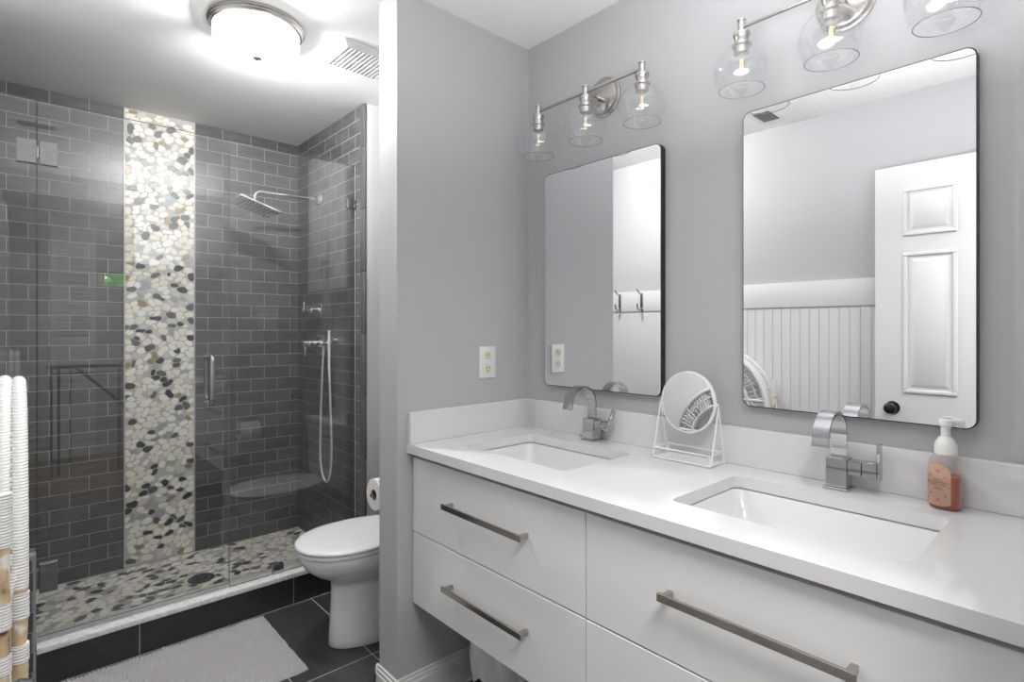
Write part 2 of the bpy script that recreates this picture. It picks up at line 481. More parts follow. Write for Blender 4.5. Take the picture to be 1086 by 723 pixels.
# ---- wainscot on the left wall
b = B(); y = 0.06
while y < 1.90:
    y1 = min(y+0.0485, 2.612)
    box(b, XL, XL+0.010, y+0.0011, y1-0.0011, 0.10, 1.425, 0.0012, 1); y = y1
box(b, XL, XL+0.006, 0.06, y, 0.10, 1.425); box(b, XL, XL+0.010, y, 2.612, 0.10, 1.425)
struct('trim_7', b, TRIMW, 'white beadboard panelling on the left wall')
struct('trim_8', B1(XL, XL+0.018, 0.055, 2.612, 1.418, 1.556, 0.003), TRIMW, 'flat white rail board above the beadboard')
def baseboard(bm, x0, x1, y0, y1, nx, ny):
    """board against a wall, (nx,ny) points into the room; plinth plus stepped cap"""
    t = 0.013
    for d, z0, z1 in ((t, 0, 0.098), (t*1.35, 0.0, 0.012), (t*0.75, 0.098, 0.112), (t*0.45, 0.112, 0.125)):
        box(bm, x0-(d if nx < 0 else 0), x1+(d if nx > 0 else 0), y0-(d if ny < 0 else 0), y1+(d if ny > 0 else 0), z0, z1, 0.0015, 1)
b = B(); baseboard(b, XL, XL, 0.06, 2.612, 1, 0); struct('baseboard_left', b, TRIMW)
b = B(); baseboard(b, XS-0.013, W-0.001, YE, YE, 0, -1); baseboard(b, XS, XS, YE-0.013, YEB+0.013, -1, 0); baseboard(b, XS-0.013, W-0.001, YEB, YEB, 0, 1)
struct('baseboard_back', b, TRIMW, 'white moulded baseboard around the grey partition')
b = B(); baseboard(b, W, W, 0.06, 1.60, -1, 0); struct('baseboard_right', b, TRIMW)
b = B(); baseboard(b, W, W, 1.76, YT, -1, 0); baseboard(b, XR+0.014, W-0.014, YT, YT, 0, -1); struct('baseboard_right', b, TRIMW)

# ---- door leaf standing open against the left wall
def six_panel(bm, x0, x1, y0, y1, z0, z1, face=1):
    box(bm, x0, x1, y0, y1, z0, z1, 0.002, 1)
    wd = y1-y0; pw = (wd-0.115*2-0.10)/2
    for py in (y0+0.115, y0+0.115+pw+0.10):
        for pz0, pz1 in ((0.22, 0.85), (1.00, 1.655), (1.735, 1.955)):
            for xf, s in ((x1, 1), (x0, -1)):
                # moulding frame, then raised field with sloped edges
                fr = 0.016
                for a in ((py, py+pw, pz0, pz0+fr), (py, py+pw, pz1-fr, pz1), (py, py+fr, pz0+fr, pz1-fr), (py+pw-fr, py+pw, pz0+fr, pz1-fr)):
                    box(bm, xf-0.001*s, xf+0.006*s, a[0], a[1], a[2], a[3], 0.0025, 1)
                i0, i1 = 0.028, 0.048
                A = [Vector((xf, py+i0, pz0+i0)), Vector((xf, py+pw-i0, pz0+i0)), Vector((xf, py+pw-i0, pz1-i0)), Vector((xf, py+i0, pz1-i0))]
                Bq = [Vector((xf+0.007*s, py+i1, pz0+i1)), Vector((xf+0.007*s, py+pw-i1, pz0+i1)), Vector((xf+0.007*s, py+pw-i1, pz1-i1)), Vector((xf+0.007*s, py+i1, pz1-i1))]
                ring_loft(bm, [A, Bq], False, True, 0, False)
b = B(); six_panel(b, -0.072, -0.037, 0.068, 0.80, 0.012, 2.07)
d1 = struct('door_1', b, TRIMW, 'white six panel door standing open, seen in the right mirror', smooth=20)
b = B(); lathe(b, [(0.0, 0.058), (0.014, 0.057), (0.024, 0.050), (0.0275, 0.040), (0.024, 0.030), (0.012, 0.024), (0.011, 0.006), (0.029, 0.005), (0.031, 0.0)], (-0.037, 0.728, 0.925), 32, axis='X')
lathe(b, [(0.0, -0.050), (0.014, -0.049), (0.026, -0.040), (0.022, -0.028), (0.011, -0.022), (0.011, -0.005), (0.031, 0.0)], (-0.072, 0.728, 0.925), 32, axis='X')
k = obj('door_knob', b, BLACK, d1); k['label'] = 'black round door knob'

# ---- hall behind the doorway (seen only as reflections in the shower glass)
struct('floor.001', B1(-1.4, 2.0, -1.8, -0.06, -0.10, -0.002), WOODF, 'hall floor beyond the doorway')
struct('ceiling.001', B1(-1.4, 2.0, -1.8, -0.06, CZ, CZ+0.1), CEIL, 'hall ceiling beyond the doorway')
struct('wall_left', B1(-1.5, -1.4, -1.9, -0.06, 0, CZ), HALLW)
struct('wall_right', B1(2.0, 2.1, -1.9, -0.06, 0, CZ), HALLW)
b = B(); wx0, wx1, wz0, wz1 = 0.63, 0.90, 1.735, 1.90
box(b, -1.4, wx0, -1.9, -1.8, 0, CZ); box(b, wx1, 2.0, -1.9, -1.8, 0, CZ); box(b, wx0, wx1, -1.9, -1.8, 0, wz0); box(b, wx0, wx1, -1.9, -1.8, wz1, CZ)
struct('wall_front', b, HALLW)
b = B(); box(b, -1.4, -0.25, -0.062, -0.06, 0, CZ); box(b, 1.66, 2.0, -0.062, -0.06, 0, CZ)
struct('wall_front', b, HALLW)
b = B()
for a in ((wx0, wx1, wz0, wz0+0.012), (wx0, wx1, wz1-0.012, wz1), (wx0, wx0+0.012, wz0, wz1), (wx1-0.012, wx1, wz0, wz1), (wx0, wx1, wz0+0.045, wz0+0.052)):
    box(b, a[0], a[1], -1.86, -1.83, a[2], a[3])
w1 = struct('window_1', b, BLACK, 'small high hall window reflected in the shower glass')
obj('pane', B1(wx0+0.012, wx1-0.012, -1.848, -1.843, wz0+0.012, wz1-0.012), GLASS, w1)
b = B(); box(b, 0.26, 0.30, -1.80, -1.765, 0.01, 2.40); box(b, 0.58, 0.62, -1.80, -1.765, 0.01, 2.40)
for z0, z1 in ((0.01, 0.12), (1.10, 1.20), (2.30, 2.40)): box(b, 0.30, 0.58, -1.80, -1.765, z0, z1)
for z0, z1 in ((0.12, 1.10), (1.20, 2.30)):
    z = z0
    while z < z1-0.01:
        box(b, 0.30, 0.58, -1.792, -1.772, z, z+0.030); z += 0.038
struct('door_2', b, TRIMW, 'white louvred hall door reflected in the shower glass')
rl = thing('stair_railing', 'dark metal stair railing in the hall, faint in the shower glass', 'railing', (0.45, -0.95, 0))
obj('top_rail', B1(0.20, 0.74, -0.97, -0.93, 0.945, 0.975, 0.003), BLACK, rl)
b = B(); tube(b, [(0.40, -0.95, 0.96), (0.78, -0.95, 0.56), (1.20, -0.95, 0.10)], 0.014); obj('handrail', b, BLACK, rl)
for x, wd in ((0.235, 0.018), (0.285, 0.02), (0.365, 0.012), (0.72, 0.018)):
    obj('post', B1(x-wd/2, x+wd/2, -0.96, -0.94, 0.0 if x < 0.7 else -0.0, 0.95), BLACK, rl)
obj('lower_rail', B1(0.23, 0.74, -0.955, -0.945, 0.895, 0.91), BLACK, rl)
b = B()
for i in range(70):
    t = bmesh.new(); bmesh.ops.create_icosphere(t, subdivisions=1, radius=random.uniform(0.10, 0.24))
    merge(b, t, 0, Matrix.Translation((0.8+random.gauss(0, 0.6), -3.4+random.gauss(0, 0.25), 2.0+random.gauss(0, 0.5))))
tr = thing('tree', 'green tree outside the small hall window', 'tree', (0.8, -3.4, -0.1))
obj('foliage', b, LEAF, tr, None)
b = B(); tube(b, [(0.8, -3.4, -0.1), (0.82, -3.4, 1.0), (0.8, -3.4, 2.0)], [0.09, 0.07, 0.05]); obj('trunk', b, RATTAN, tr)
struct('ground', B1(-3, 4, -6, -1.9, -0.2, -0.1), LEAF, 'lawn outside')

# ================================================================== VANITY
XF = 1.008                      # drawer face
Y0, Y1, YM = 0.062, 1.621, 0.854
def vanity(name, label, y0, y1):
    v = thing(name, label, 'cabinet', (1.28, (y0+y1)/2, 0.366), 'vanity cabinets under the countertop')
    b = B(); x0 = XF+0.021
    box(b, x0, W-0.001, y0, y0+0.018, 0.366, 0.868); box(b, x0, W-0.001, y1-0.018, y1, 0.366, 0.868)
    box(b, x0, W-0.001, y0+0.018, y1-0.018, 0.366, 0.384); box(b, W-0.02, W-0.001, y0+0.018, y1-0.018, 0.384, 0.868)
    box(b, x0, x0+0.045, y0+0.018, y1-0.018, 0.850, 0.868); box(b, x0, x0+0.02, y0+0.018, y1-0.018, 0.590, 0.625)
    obj('body', b, CARC, v)
    yc = (y0+y1)/2
    for z0, z1, zh in ((0.612, 0.862, 0.752), (0.366, 0.608, 0.498)):
        d = obj('drawer', B1(XF, XF+0.019, y0+0.0015, y1-0.0015, z0, z1, 0.0012, 1), CAB, v)
        hc = yc if y0 > 0.5 else 0.456
        if y0 > 0.5: hc = 1.224
        b = B()
        box(b, XF-0.036, XF-0.028, hc-0.180, hc+0.180, zh-0.0085, zh+0.0085, 0.001, 1)
        for s in (-1, 1): box(b, XF-0.029, XF+0.001, hc+s*0.168-0.006, hc+s*0.168+0.006, zh-0.006, zh+0.006, 0.0008, 1)
        obj('handle', b, NICKELW, d)
    return v
vanity('vanity_cabinet', 'white gloss two drawer cabinet hung against the grey partition', YM, Y1)
vanity('vanity_cabinet', 'white gloss two drawer cabinet hung below the soap bottle', Y0, YM)

SC = [(1.115, 1.425, 1.018, 1.474), (1.105, 1.425, 0.232, 0.688)]
ct = thing('countertop', 'long white quartz countertop with two sink cut-outs over the drawer cabinets', 'countertop', (1.27, 0.84, 0.88))
b = B()
slab_with_holes(b, [(0.985, 0.058), (W-0.0005, 0.058), (W-0.0005, YE-0.0005), (0.985, YE-0.0005)], [rrect(*s, 0.022, 0) for s in SC], 0.88, CT)
obj('slab', b, QUARTZ, ct, 30)
obj('backsplash', B1(W-0.02, W-0.0005, 0.058, YE-0.0005, CT, 1.018, 0.0015, 1), QUARTZ, ct)
obj('side_splash', B1(0.988, W-0.0202, YE-0.02, YE-0.0005, CT, 1.018, 0.0015, 1), QUARTZ, ct)

def sink(label, x0, x1, y0, y1):
    s = thing('sink_basin', label, 'sink', ((x0+x1)/2, (y0+y1)/2, 0.745), 'undermount sinks in the countertop')
    b = B(); R = []
    def rr(m, z, r): return rrect(x0+m, x1-m, y0+m, y1-m, r, z)
    for m, z, r in ((-0.02, 0.8765, 0.03), (-0.003, 0.8765, 0.025), (0.000, 0.873, 0.028), (0.012, 0.83, 0.035), (0.03, 0.785, 0.05), (0.06, 0.766, 0.06), (0.13, 0.758, 0.022)):
        R.append(rr(m, z, r))
    for m, z, r in ((0.13, 0.748, 0.022), (0.05, 0.752, 0.06), (0.015, 0.78, 0.05), (-0.004, 0.83, 0.035), (-0.02, 0.868, 0.03)):
        R.append(rr(m, z, r))
    R.append(R[0])
    ring_loft(b, R, False, False)
    # floor of the bowl between the inner rings
    f = rr(0.1302, 0.757, 0.02); g = rr(0.1302, 0.749, 0.02)
    ring_loft(b, [f, g], True, True)
    obj('bowl', b, PORC, s, 60)
    b = B(); cx, cy = (x0+x1)/2, (y0+y1)/2
    lathe(b, [(0.0, 0.763), (0.017, 0.762), (0.019, 0.759), (0.023, 0.7592), (0.024, 0.757)], (cx, cy, 0), 32)
    obj('drain', b, CHROME, s)
    return s
sink('white undermount sink basin below the mirror nearest the partition', *SC[0])
sink('white undermount sink basin in front of the soap bottle', *SC[1])

def faucet(label, yc, lever_up):
    x = 1.497
    f = thing('faucet', label, 'faucet', (x, yc, CT), 'chrome gooseneck faucets behind the sinks')
    obj('base_plate', B1(x-0.028, x+0.028, yc-0.028, yc+0.028, CT+0.0003, CT+0.006, 0.001, 1), CHROME, f)
    b = B(); box(b, x-0.0225, x+0.0225, yc-0.0225, yc+0.0225, CT+0.006, CT+0.078, 0.001, 1)
    box(b, x-0.017, x+0.017, yc-0.052, yc-0.0225, CT+0.040, CT+0.074, 0.001, 1)
    obj('body', b, CHROME, f)
    # flat ribbon spout
    b = B(); wd = 0.0175; t = 0.0035; pts = []
    R = 0.062; xr = x+0.002; zt = CT+0.078+0.052
    pts += [(xr, CT+0.074), (xr, CT+0.10), (xr, zt)]
    for k in range(1, 17):
        a = PI*0.93*k/16
        pts.append((xr-R+R*math.cos(a), zt+R*math.sin(a)))
    lx, lz = pts[-1]; da = PI*0.93+PI/2
    pts.append((lx+0.026*math.cos(da), lz+0.026*math.sin(da)))
    rings = []
    for i, (px, pz) in enumerate(pts):
        q0, q1 = pts[max(i-1, 0)], pts[min(i+1, len(pts)-1)]
        dx, dz = q1[0]-q0[0], q1[1]-q0[1]; l = math.hypot(dx, dz); nx, nz = -dz/l, dx/l
        tt = t if i < len(pts)-3 else t*1.5
        rings.append([Vector((px+nx*tt, yc-wd, pz+nz*tt)), Vector((px+nx*tt, yc+wd, pz+nz*tt)), Vector((px-nx*tt, yc+wd, pz-nz*tt)), Vector((px-nx*tt, yc-wd, pz-nz*tt))])
    ring_loft(b, rings)
    obj('spout', b, CHROME, f, 40)
    b = B()
    if lever_up:
        box(b, x-0.016, x+0.016, yc-0.0825, yc-0.053, CT+0.038, CT+0.076, 0.001, 1)
        box(b, x-0.010, x+0.010, yc-0.089, yc-0.082, CT+0.035, CT+0.120, 0.001, 1)
    else:
        cyl(b, (x, 0, CT+0.056), 0.019, yc-0.080, yc-0.053, 28, 'Y', 0.001)
        t = bmesh.new(); box(t, -0.009, 0.009, -0.004, 0.004, -0.005, 0.050, 0.001, 1)
        merge(b, t, 0, Matrix.Translation((x, yc-0.078, CT+0.066)) @ Matrix.Rotation(0.5, 4, 'Y'))
        for q in (0.3, -1.6):
            t = bmesh.new(); box(t, -0.003, 0.003, -0.003, 0.003, 0.0, 0.030)
            merge(b, t, 0, Matrix.Translation((x, yc-0.072, CT+0.056)) @ Matrix.Rotation(q, 4, 'Y'))
    obj('handle', b, CHROME, f, 40)
    return f
faucet('chrome ribbon spout faucet beside the sink nearest the partition', 1.24, False)
faucet('chrome ribbon spout faucet with upright lever, beside the soap bottle', 0.462, True)

# ---- mirrors
def wall_mirror(label, y0, y1, z0, z1):
    m = thing('wall_mirror', label, 'mirror', (W, (y0+y1)/2, z0), 'frameless mirrors above the sinks')
    def plate(bm, x0, x1, inset, r):
        ring = rrect(y0+inset, y1-inset, z0+inset, z1-inset, r, 0, 8)
        ring_loft(bm, [[Vector((x1, p.x, p.y)) for p in ring], [Vector((x0, p.x, p.y)) for p in ring]], True, True, 0, False)
    b = B(); plate(b, W-0.024, W-0.001, 0.0, 0.022); obj('frame', b, BLACK, m, 30)
    b = B(); plate(b, W-0.0255, W-0.0241, 0.0026, 0.0200); obj('glass', b, MIRROR, m, None)
    return m
wall_mirror('rounded rectangular mirror nearest the partition, over the far sink', 0.984, 1.507, 1.081, 1.897)
wall_mirror('rounded rectangular mirror over the sink with the soap bottle', 0.205, 0.719, 1.081, 1.911)

# ---- vanity lights
def vanity_light(label, yc, sp):
    xs = 1.452; zb = 2.112
    v = thing('vanity_light', label, 'wall light', (W, yc, 2.12), 'three shade nickel lights above the mirrors')
    b = B(); lathe(b, [(0.0, -0.022), (0.052, -0.022), (0.060, -0.018), (0.064, -0.008), (0.070, -0.006), (0.070, -0.0005)], (W, yc, 2.122), 48, axis='X'); obj('backplate', b, NICKEL, v)
    b = B(); cyl(b, (0, yc, zb), 0.0055, xs, W-0.02, 16, 'X'); cyl(b, (0, yc, zb), 0.012, W-0.045, W-0.021, 20, 'X', 0.001); obj('arm', b, NICKEL, v)
    b = B(); cyl(b, (xs, 0, zb), 0.0055, yc-sp, yc+sp, 16, 'Y'); obj('bar', b, NICKEL, v)
    for s in (-1, 0, 1):
        y = yc+s*sp; c = (xs, y, 0)
        b = B()
        lathe(b, [(0.0, 2.132), (0.0115, 2.132), (0.0115, 2.128), (0.010, 2.126), (0.010, 2.098), (0.021, 2.096), (0.0225, 2.090), (0.021, 2.086), (0.018, 2.078), (0.018, 2.070),
                  (0.0245, 2.066), (0.0245, 2.060), (0.0195, 2.058), (0.0195, 2.040), (0.0165, 2.039), (0.0, 2.044)], c, 28)
        so = obj('socket', b, NICKEL, v)
        b = B()
        lathe(b, [(0.011, 2.042), (0.012, 2.030), (0.018, 2.012), (0.0215, 1.995), (0.019, 1.975), (0.010, 1.962), (0.0, 1.959)], c, 24); obj('bulb', b, BULBG, so)
        b = B()
        for k in range(4):
            a = PI/2*k; tube(b, [(xs+0.003*math.cos(a), y+0.003*math.sin(a), 2.025), (xs+0.005*math.cos(a), y+0.005*math.sin(a), 1.985)], 0.0011, 6)
        obj('filament', b, FILA, so)
        b = B()
        pr = [(0.0215, 2.064), (0.026, 2.062), (0.040, 2.054), (0.057, 2.037), (0.069, 2.014), (0.0745, 1.990), (0.073, 1.966), (0.066, 1.942), (0.058, 1.924)]; pr = [(r, 2.064+(z-2.064)*0.86) for r, z in pr]
        lathe(b, pr+[(0.0555, 1.9432)]+[(r-0.0022, z) for r, z in pr[::-1][1:]], c, 44)
        tube(b, [(xs+0.0572*math.cos(2*PI*k/48), y+0.0572*math.sin(2*PI*k/48), 1.9432) for k in range(48)], 0.0011, 6, 1, True); obj('glass_shade', b, [SHADE, RIM], v)
    return v
vanity_light('nickel wall light with three clear globe shades, over the mirror next to the partition', 1.230, 0.229)
vanity_light('nickel wall light with three clear globe shades, over the mirror beside the soap bottle', 0.465, 0.219)

# ---- outlet
o = thing('wall_outlet', 'white duplex outlet plate on the grey partition above the side splash', 'outlet', (1.337, YE, 1.113))
obj('cover_plate', B1(1.297, 1.377, YE-0.006, YE-0.0003, 1.113, 1.233, 0.002), PLASTIC, o)
for zc in (1.148, 1.198):
    b = B(); cyl(b, (1.337, 0, zc), 0.0175, YE-0.0085, YE-0.0055, 28, 'Y', 0.0006); r = obj('receptacle', b, IVORY, o)
    b = B()
    for dx in (-0.0065, 0.0065): box(b, 1.337+dx-0.0012, 1.337+dx+0.0012, YE-0.0092, YE-0.008, zc-0.001, zc+0.009)
    cyl(b, (1.337, 0, zc-0.008), 0.0025, YE-0.0092, YE-0.008, 12, 'Y'); obj('slots', b, DARK, r)

# ---- soap bottle
sx, sy = 1.506, 0.255
s = thing('soap_bottle', 'amber foaming hand soap bottle with peach label, right of the near faucet', 'soap bottle', (sx, sy, CT))
RZ = Matrix.Translation((sx, sy, 0)) @ Matrix.Rotation(-0.12, 4, 'Z')
def sup(hx, hy, z, n=32, e=3.4):
    out = []
    for k in range(n):
        a = 2*PI*k/n; c_, s_ = math.cos(a), math.sin(a)
        out.append(Vector((hx*math.copysign(abs(c_)**(2/e), c_), hy*math.copysign(abs(s_)**(2/e), s_), z)))
    return out
def put(b): bmesh.ops.transform(b, matrix=RZ, verts=list(b.verts)); return b
b = B(); ring_loft(b, [sup(0.024, 0.0265, CT+0.0006), sup(0.0255, 0.029, CT+0.004), sup(0.0255, 0.029, CT+0.098), sup(0.024, 0.027, CT+0.108), sup(0.017, 0.018, CT+0.116), sup(0.0155, 0.0155, CT+0.120, e=2)]); obj('bottle', put(b), glassmat('bottle_plastic', (0.95, 0.945, 0.94), 0.05, 0.0), s, 50)
b = B(); ring_loft(b, [sup(0.0225, 0.025, CT+0.0025), sup(0.0240, 0.0275, CT+0.006), sup(0.0240, 0.0275, CT+0.072)]); obj('liquid', put(b), SOAP, s, 50)
b = B()   # label wraps the camera side and ends in an arch
xs_ = -0.0262; cols = 16
rows = []
def lx_(y): return -0.0262*(max(0.0, 1-abs(y/0.0295)**3.4))**(1/3.4)
vt = []
for i in range(cols+1):
    y = -0.0165+0.0445*i/cols
    t = (i/cols-0.5)*2
    zlo = CT+0.014-0.006*math.sqrt(max(0, 1-t*t)); zhi = CT+0.080+0.017*math.sqrt(max(0, 1-t*t))
    x = lx_(y)-0.0004
    vt.append((b.verts.new((x, y, zlo)), b.verts.new((x, y, (zlo+zhi)/2)), b.verts.new((x, y, zhi))))
for a, c in zip(vt[:-1], vt[1:]):
    for k in range(2): f = b.faces.new((a[k], c[k], c[k+1], a[k+1])); f.smooth = True
bmesh.ops.solidify(b, geom=list(b.faces), thickness=0.0003)
lab = obj('label', put(b), LABEL, s, 50)
b = B()
for (py, pz, r) in ((-0.004, 0.083, 0.0042), (0.010, 0.074, 0.003), (-0.017, 0.070, 0.003), (0.009, 0.033, 0.003), (-0.017, 0.031, 0.003), (-0.004, 0.021, 0.0042), (0.0145, 0.055, 0.002), (0.014, 0.022, 0.002), (-0.023, 0.05, 0.0025)):
    lathe(b, [(0.0, -0.0012), (r*0.55, -0.0012)], (lx_(py+0.0098), py+0.0098, CT+pz), 10, axis='X'); lathe(b, [(r*0.8, -0.0012), (r, -0.0012)], (lx_(py+0.0098), py+0.0098, CT+pz), 10, axis='X')
obj('printed_flowers', put(b), PINK, lab, None)
def text_mesh(body, size):
    cu = bpy.data.curves.new('t', 'FONT'); cu.body = body; cu.size = size; cu.align_x = 'CENTER'; cu.extrude = 0.00005; cu.resolution_u = 2
    to = bpy.data.objects.new('t', cu); COL.objects.link(to)
    dg = bpy.context.evaluated_depsgraph_get(); dg.update()
    me = bpy.data.meshes.new_from_object(to.evaluated_get(dg))
    t = bmesh.new(); t.from_mesh(me)
    bpy.data.objects.remove(to); bpy.data.curves.remove(cu); bpy.data.meshes.remove(me)
    return t
b = B()
for body, size, z in (('FOAMING', 0.0036, 0.0625), ('PEACH PROSECCO', 0.0050, 0.0565), ('HAND SOAP', 0.0048, 0.0515), ('GENTLE', 0.0034, 0.0465), ('CLEANSING', 0.0034, 0.043)):
    t = text_mesh(body, size)
    # text x -> -y (reads left to right from the room), text y -> z, facing -x
    for v in t.verts: v.co = Vector((0, -v.co.x+0.0057, v.co.y+CT+z)); v.co.x = lx_(v.co.y)-0.0010
    merge(b, t)
obj('lettering', put(b), INK, lab, None)
b = B(); lathe(b, [(0.0, 1.0645), (0.0125, 1.0645), (0.0135, 1.062), (0.0185, 1.053), (0.0205, 1.046), (0.0205, 1.0275), (0.0165, 1.0275)], (sx, sy, 0), 32)
obj('collar', b, TRANSW, s)
b = B(); lathe(b, [(0.0088, 1.062), (0.0085, 1.085), (0.0135, 1.089), (0.0150, 1.094), (0.0135, 1.101), (0.0, 1.104)], (0, 0, 0), 28)
tube(b, [(0, 0, 1.094), (0.012, -0.012, 1.095), (0.022, -0.022, 1.094), (0.025, -0.025, 1.086)], [0.0085, 0.008, 0.0065, 0.006], 14)
bmesh.ops.transform(b, matrix=Matrix.Translation((sx, sy, 0)), verts=list(b.verts)); obj('pump', b, TRANSW, s)

# ---- round make-up mirror on a wire stand
mx0, mx1, my0, my1 = 1.437, 1.515, 0.768, 0.948
mm = thing('makeup_mirror', 'small round tilting mirror on a white wire stand with tray', 'mirror', ((mx0+mx1)/2, (my0+my1)/2, CT))
b = B(); box(b, mx0, mx1, my0, my1, CT+0.0008, CT+0.0028)
r = 0.0028
for zz in (CT+0.004, CT+0.033):
    tube(b, [(mx0, my0, zz), (mx1, my0, zz), (mx1, my1, zz), (mx0, my1, zz)], r, 8, closed=True)
for (x, y) in ((mx0, my0), (mx0, my1), (mx1, my0), (mx1, my1)): tube(b, [(x, y, CT+0.004), (x, y, CT+0.033)], r, 8)
obj('tray', b, WWIRE, mm)
mc = Vector(((mx0+mx1)/2+0.004, (my0+my1)/2, 1.083))
for y in (my0-0.004, my1+0.004):
    b = B(); tube(b, [(mx0, y, CT+0.004), (mc.x, y, 1.076), (mx1, y, CT+0.004)], 0.0028, 8); obj('side_wire', b, WWIRE, mm)
T = Matrix.Translation(mc) @ Matrix.Rotation(math.radians(4), 4, 'Y') @ Matrix.Rotation(math.radians(-3), 4, 'Z')
b = B(); lathe(b, [(0.0, 0.007), (0.088, 0.006), (0.0915, 0.0), (0.0905, -0.007), (0.0865, -0.0085), (0.0855, -0.006)], (0, 0, 0), 64, axis='X')
tube(b, [(0, -0.096, 0), (0, -0.089, 0)], 0.004, 8); tube(b, [(0, 0.089, 0), (0, 0.096, 0)], 0.004, 8)
bmesh.ops.transform(b, matrix=T, verts=list(b.verts)); fr = obj('rim', b, WWIRE, mm)
b = B(); cyl(b, (0, 0, 0), 0.0855, -0.0068, -0.0058, 64, 'X'); bmesh.ops.transform(b, matrix=T, verts=list(b.verts)); obj('glass', b, MIRROR, fr, 30)

# ---- clear tumbler in the corner
b = B(); prof = [(0.0, 0.0003), (0.027, 0.0003), (0.029, 0.003), (0.0325, 0.112), (0.0315, 0.113), (0.0300, 0.112), (0.0265, 0.010), (0.0, 0.008)]
lathe(b, [(max(r_, 0.0001), z_+CT) for r_, z_ in prof], (1.485, 1.548, 0), 36)
tag(obj('glass_tumbler', b, glassmat('tumbler_glass', (0.975, 0.978, 0.98), 0.03)), 'clear empty drinking glass standing in the countertop corner', 'glass'); rebase(bpy.context.scene.objects['glass_tumbler'], (1.485, 1.548, CT))

# ---- bin with white liner under the vanity
bx, by = 1.27, 1.42
bn = thing('waste_bin', 'dark waste bin with white plastic liner on the floor under the vanity', 'bin', (bx, by, 0))
b = B(); lathe(b, [(0.0, 0.001), (0.083, 0.001), (0.085, 0.006), (0.122, 0.268), (0.125, 0.272), (0.120, 0.272), (0.082, 0.010), (0.0, 0.010)], (bx, by, 0), 40); obj('body', b, BLACK, bn)
b = B(); n = 72; rings = []
for q, (rr_, z) in enumerate(((0.100, 0.16), (0.116, 0.25), (0.1235, 0.278), (0.130, 0.276), (0.133, 0.24), (0.131, 0.195), (0.125, 0.150), (0.119, 0.115))):
    rg = []
    for k in range(n):
        a = 2*PI*k/n
        amp = 0.0 if q < 3 else 0.0055*min(1.0, (q-2)/3)
        w_ = amp*(math.sin(a*11+q*0.5)+0.7*math.sin(a*23-q*0.8)+0.5*math.sin(a*5))
        zz = z+(0.016*math.sin(a*4+1)+0.010*math.sin(a*9) if q == 7 else 0)
        rg.append(Vector((bx+(rr_+w_)*math.cos(a), by+(rr_+w_)*math.sin(a), zz)))
    rings.append(rg)
ring_loft(b, rings, False, False); obj('liner', b, BAG, bn, 60)

# ================================================================== TOILET
TY = 2.17
def egg(f, bk, hw, z, n=48, xm=0.44, e2=2.6):
    """egg outline: f = front x (toward -x), bk = back x"""
    xc = f+(bk-f)*xm; out = []
    for k in range(n):
        a = 2*PI*k/n; c_, s_ = math.cos(a), math.sin(a)
        if c_ < 0: x = xc+(xc-f)*c_; y = hw*s_
        else:
            x = xc+(bk-xc)*abs(c_)**(2/e2); y = hw*math.copysign(abs(s_)**(2/e2), s_)
        out.append(Vector((x, TY+y, z)))
    return out
tl = thing('toilet', 'white two piece toilet with closed lid beside the shower', 'toilet', (1.2, TY, 0))
b = B()
ring_loft(b, [egg(0.957, 1.52, 0.112, 0.0), egg(0.952, 1.52, 0.116, 0.004), egg(0.955, 1.52, 0.114, 0.03), egg(0.962, 1.52, 0.110, 0.15), egg(0.965, 1.52, 0.109, 0.24), egg(0.960, 1.50, 0.112, 0.268),
              egg(0.935, 1.46, 0.125, 0.285), egg(0.895, 1.42, 0.146, 0.305), egg(0.862, 1.38, 0.165, 0.335), egg(0.842, 1.36, 0.177, 0.365), egg(0.834, 1.35, 0.181, 0.392), egg(0.838, 1.35, 0.179, 0.400)])
obj('bowl', b, PORC, tl, 60)
b = B(); ring_loft(b, [egg(0.832, 1.315, 0.180, 0.402), egg(0.826, 1.318, 0.184, 0.406), egg(0.826, 1.318, 0.184, 0.415), egg(0.832, 1.315, 0.180, 0.4185)]); obj('seat', b, PLASTIC, tl, 50)
b = B(); ring_loft(b, [egg(0.830, 1.315, 0.182, 0.420), egg(0.823, 1.32, 0.187, 0.424), egg(0.823, 1.32, 0.187, 0.431), egg(0.829, 1.315, 0.182, 0.4365), egg(0.86, 1.29, 0.150, 0.4395), egg(0.95, 1.22, 0.07, 0.4405)]); obj('lid', b, PLASTIC, tl, 60)
b = B()
for s in (-1, 1): obj('hinge', B1(1.305, 1.345, TY+s*0.07-0.02, TY+s*0.07+0.02, 0.401, 0.436, 0.006), PLASTIC, tl)
b = B(); ring_loft(b, [rrect(1.335, 1.535, TY-0.19, TY+0.19, 0.04, 0.400), rrect(1.330, 1.538, TY-0.205, TY+0.205, 0.045, 0.46), rrect(1.325, 1.540, TY-0.215, TY+0.215, 0.045, 0.735)]); obj('tank', b, PORC, tl, 50)
b = B(); ring_loft(b, [rrect(1.320, 1.542, TY-0.22, TY+0.22, 0.045, 0.736), rrect(1.316, 1.543, TY-0.225, TY+0.225, 0.045, 0.742), rrect(1.316, 1.543, TY-0.225, TY+0.225, 0.045, 0.762), rrect(1.325, 1.54, TY-0.215, TY+0.215, 0.04, 0.770)]); obj('tank_lid', b, PORC, tl, 50)
b = B(); tube(b, [(1.335, TY+0.15, 0.69), (1.308, TY+0.15, 0.69)], 0.009, 12); tube(b, [(1.311, TY+0.15, 0.69), (1.306, TY+0.08, 0.682)], [0.007, 0.005], 10); obj('flush_lever', b, CHROME, tl)

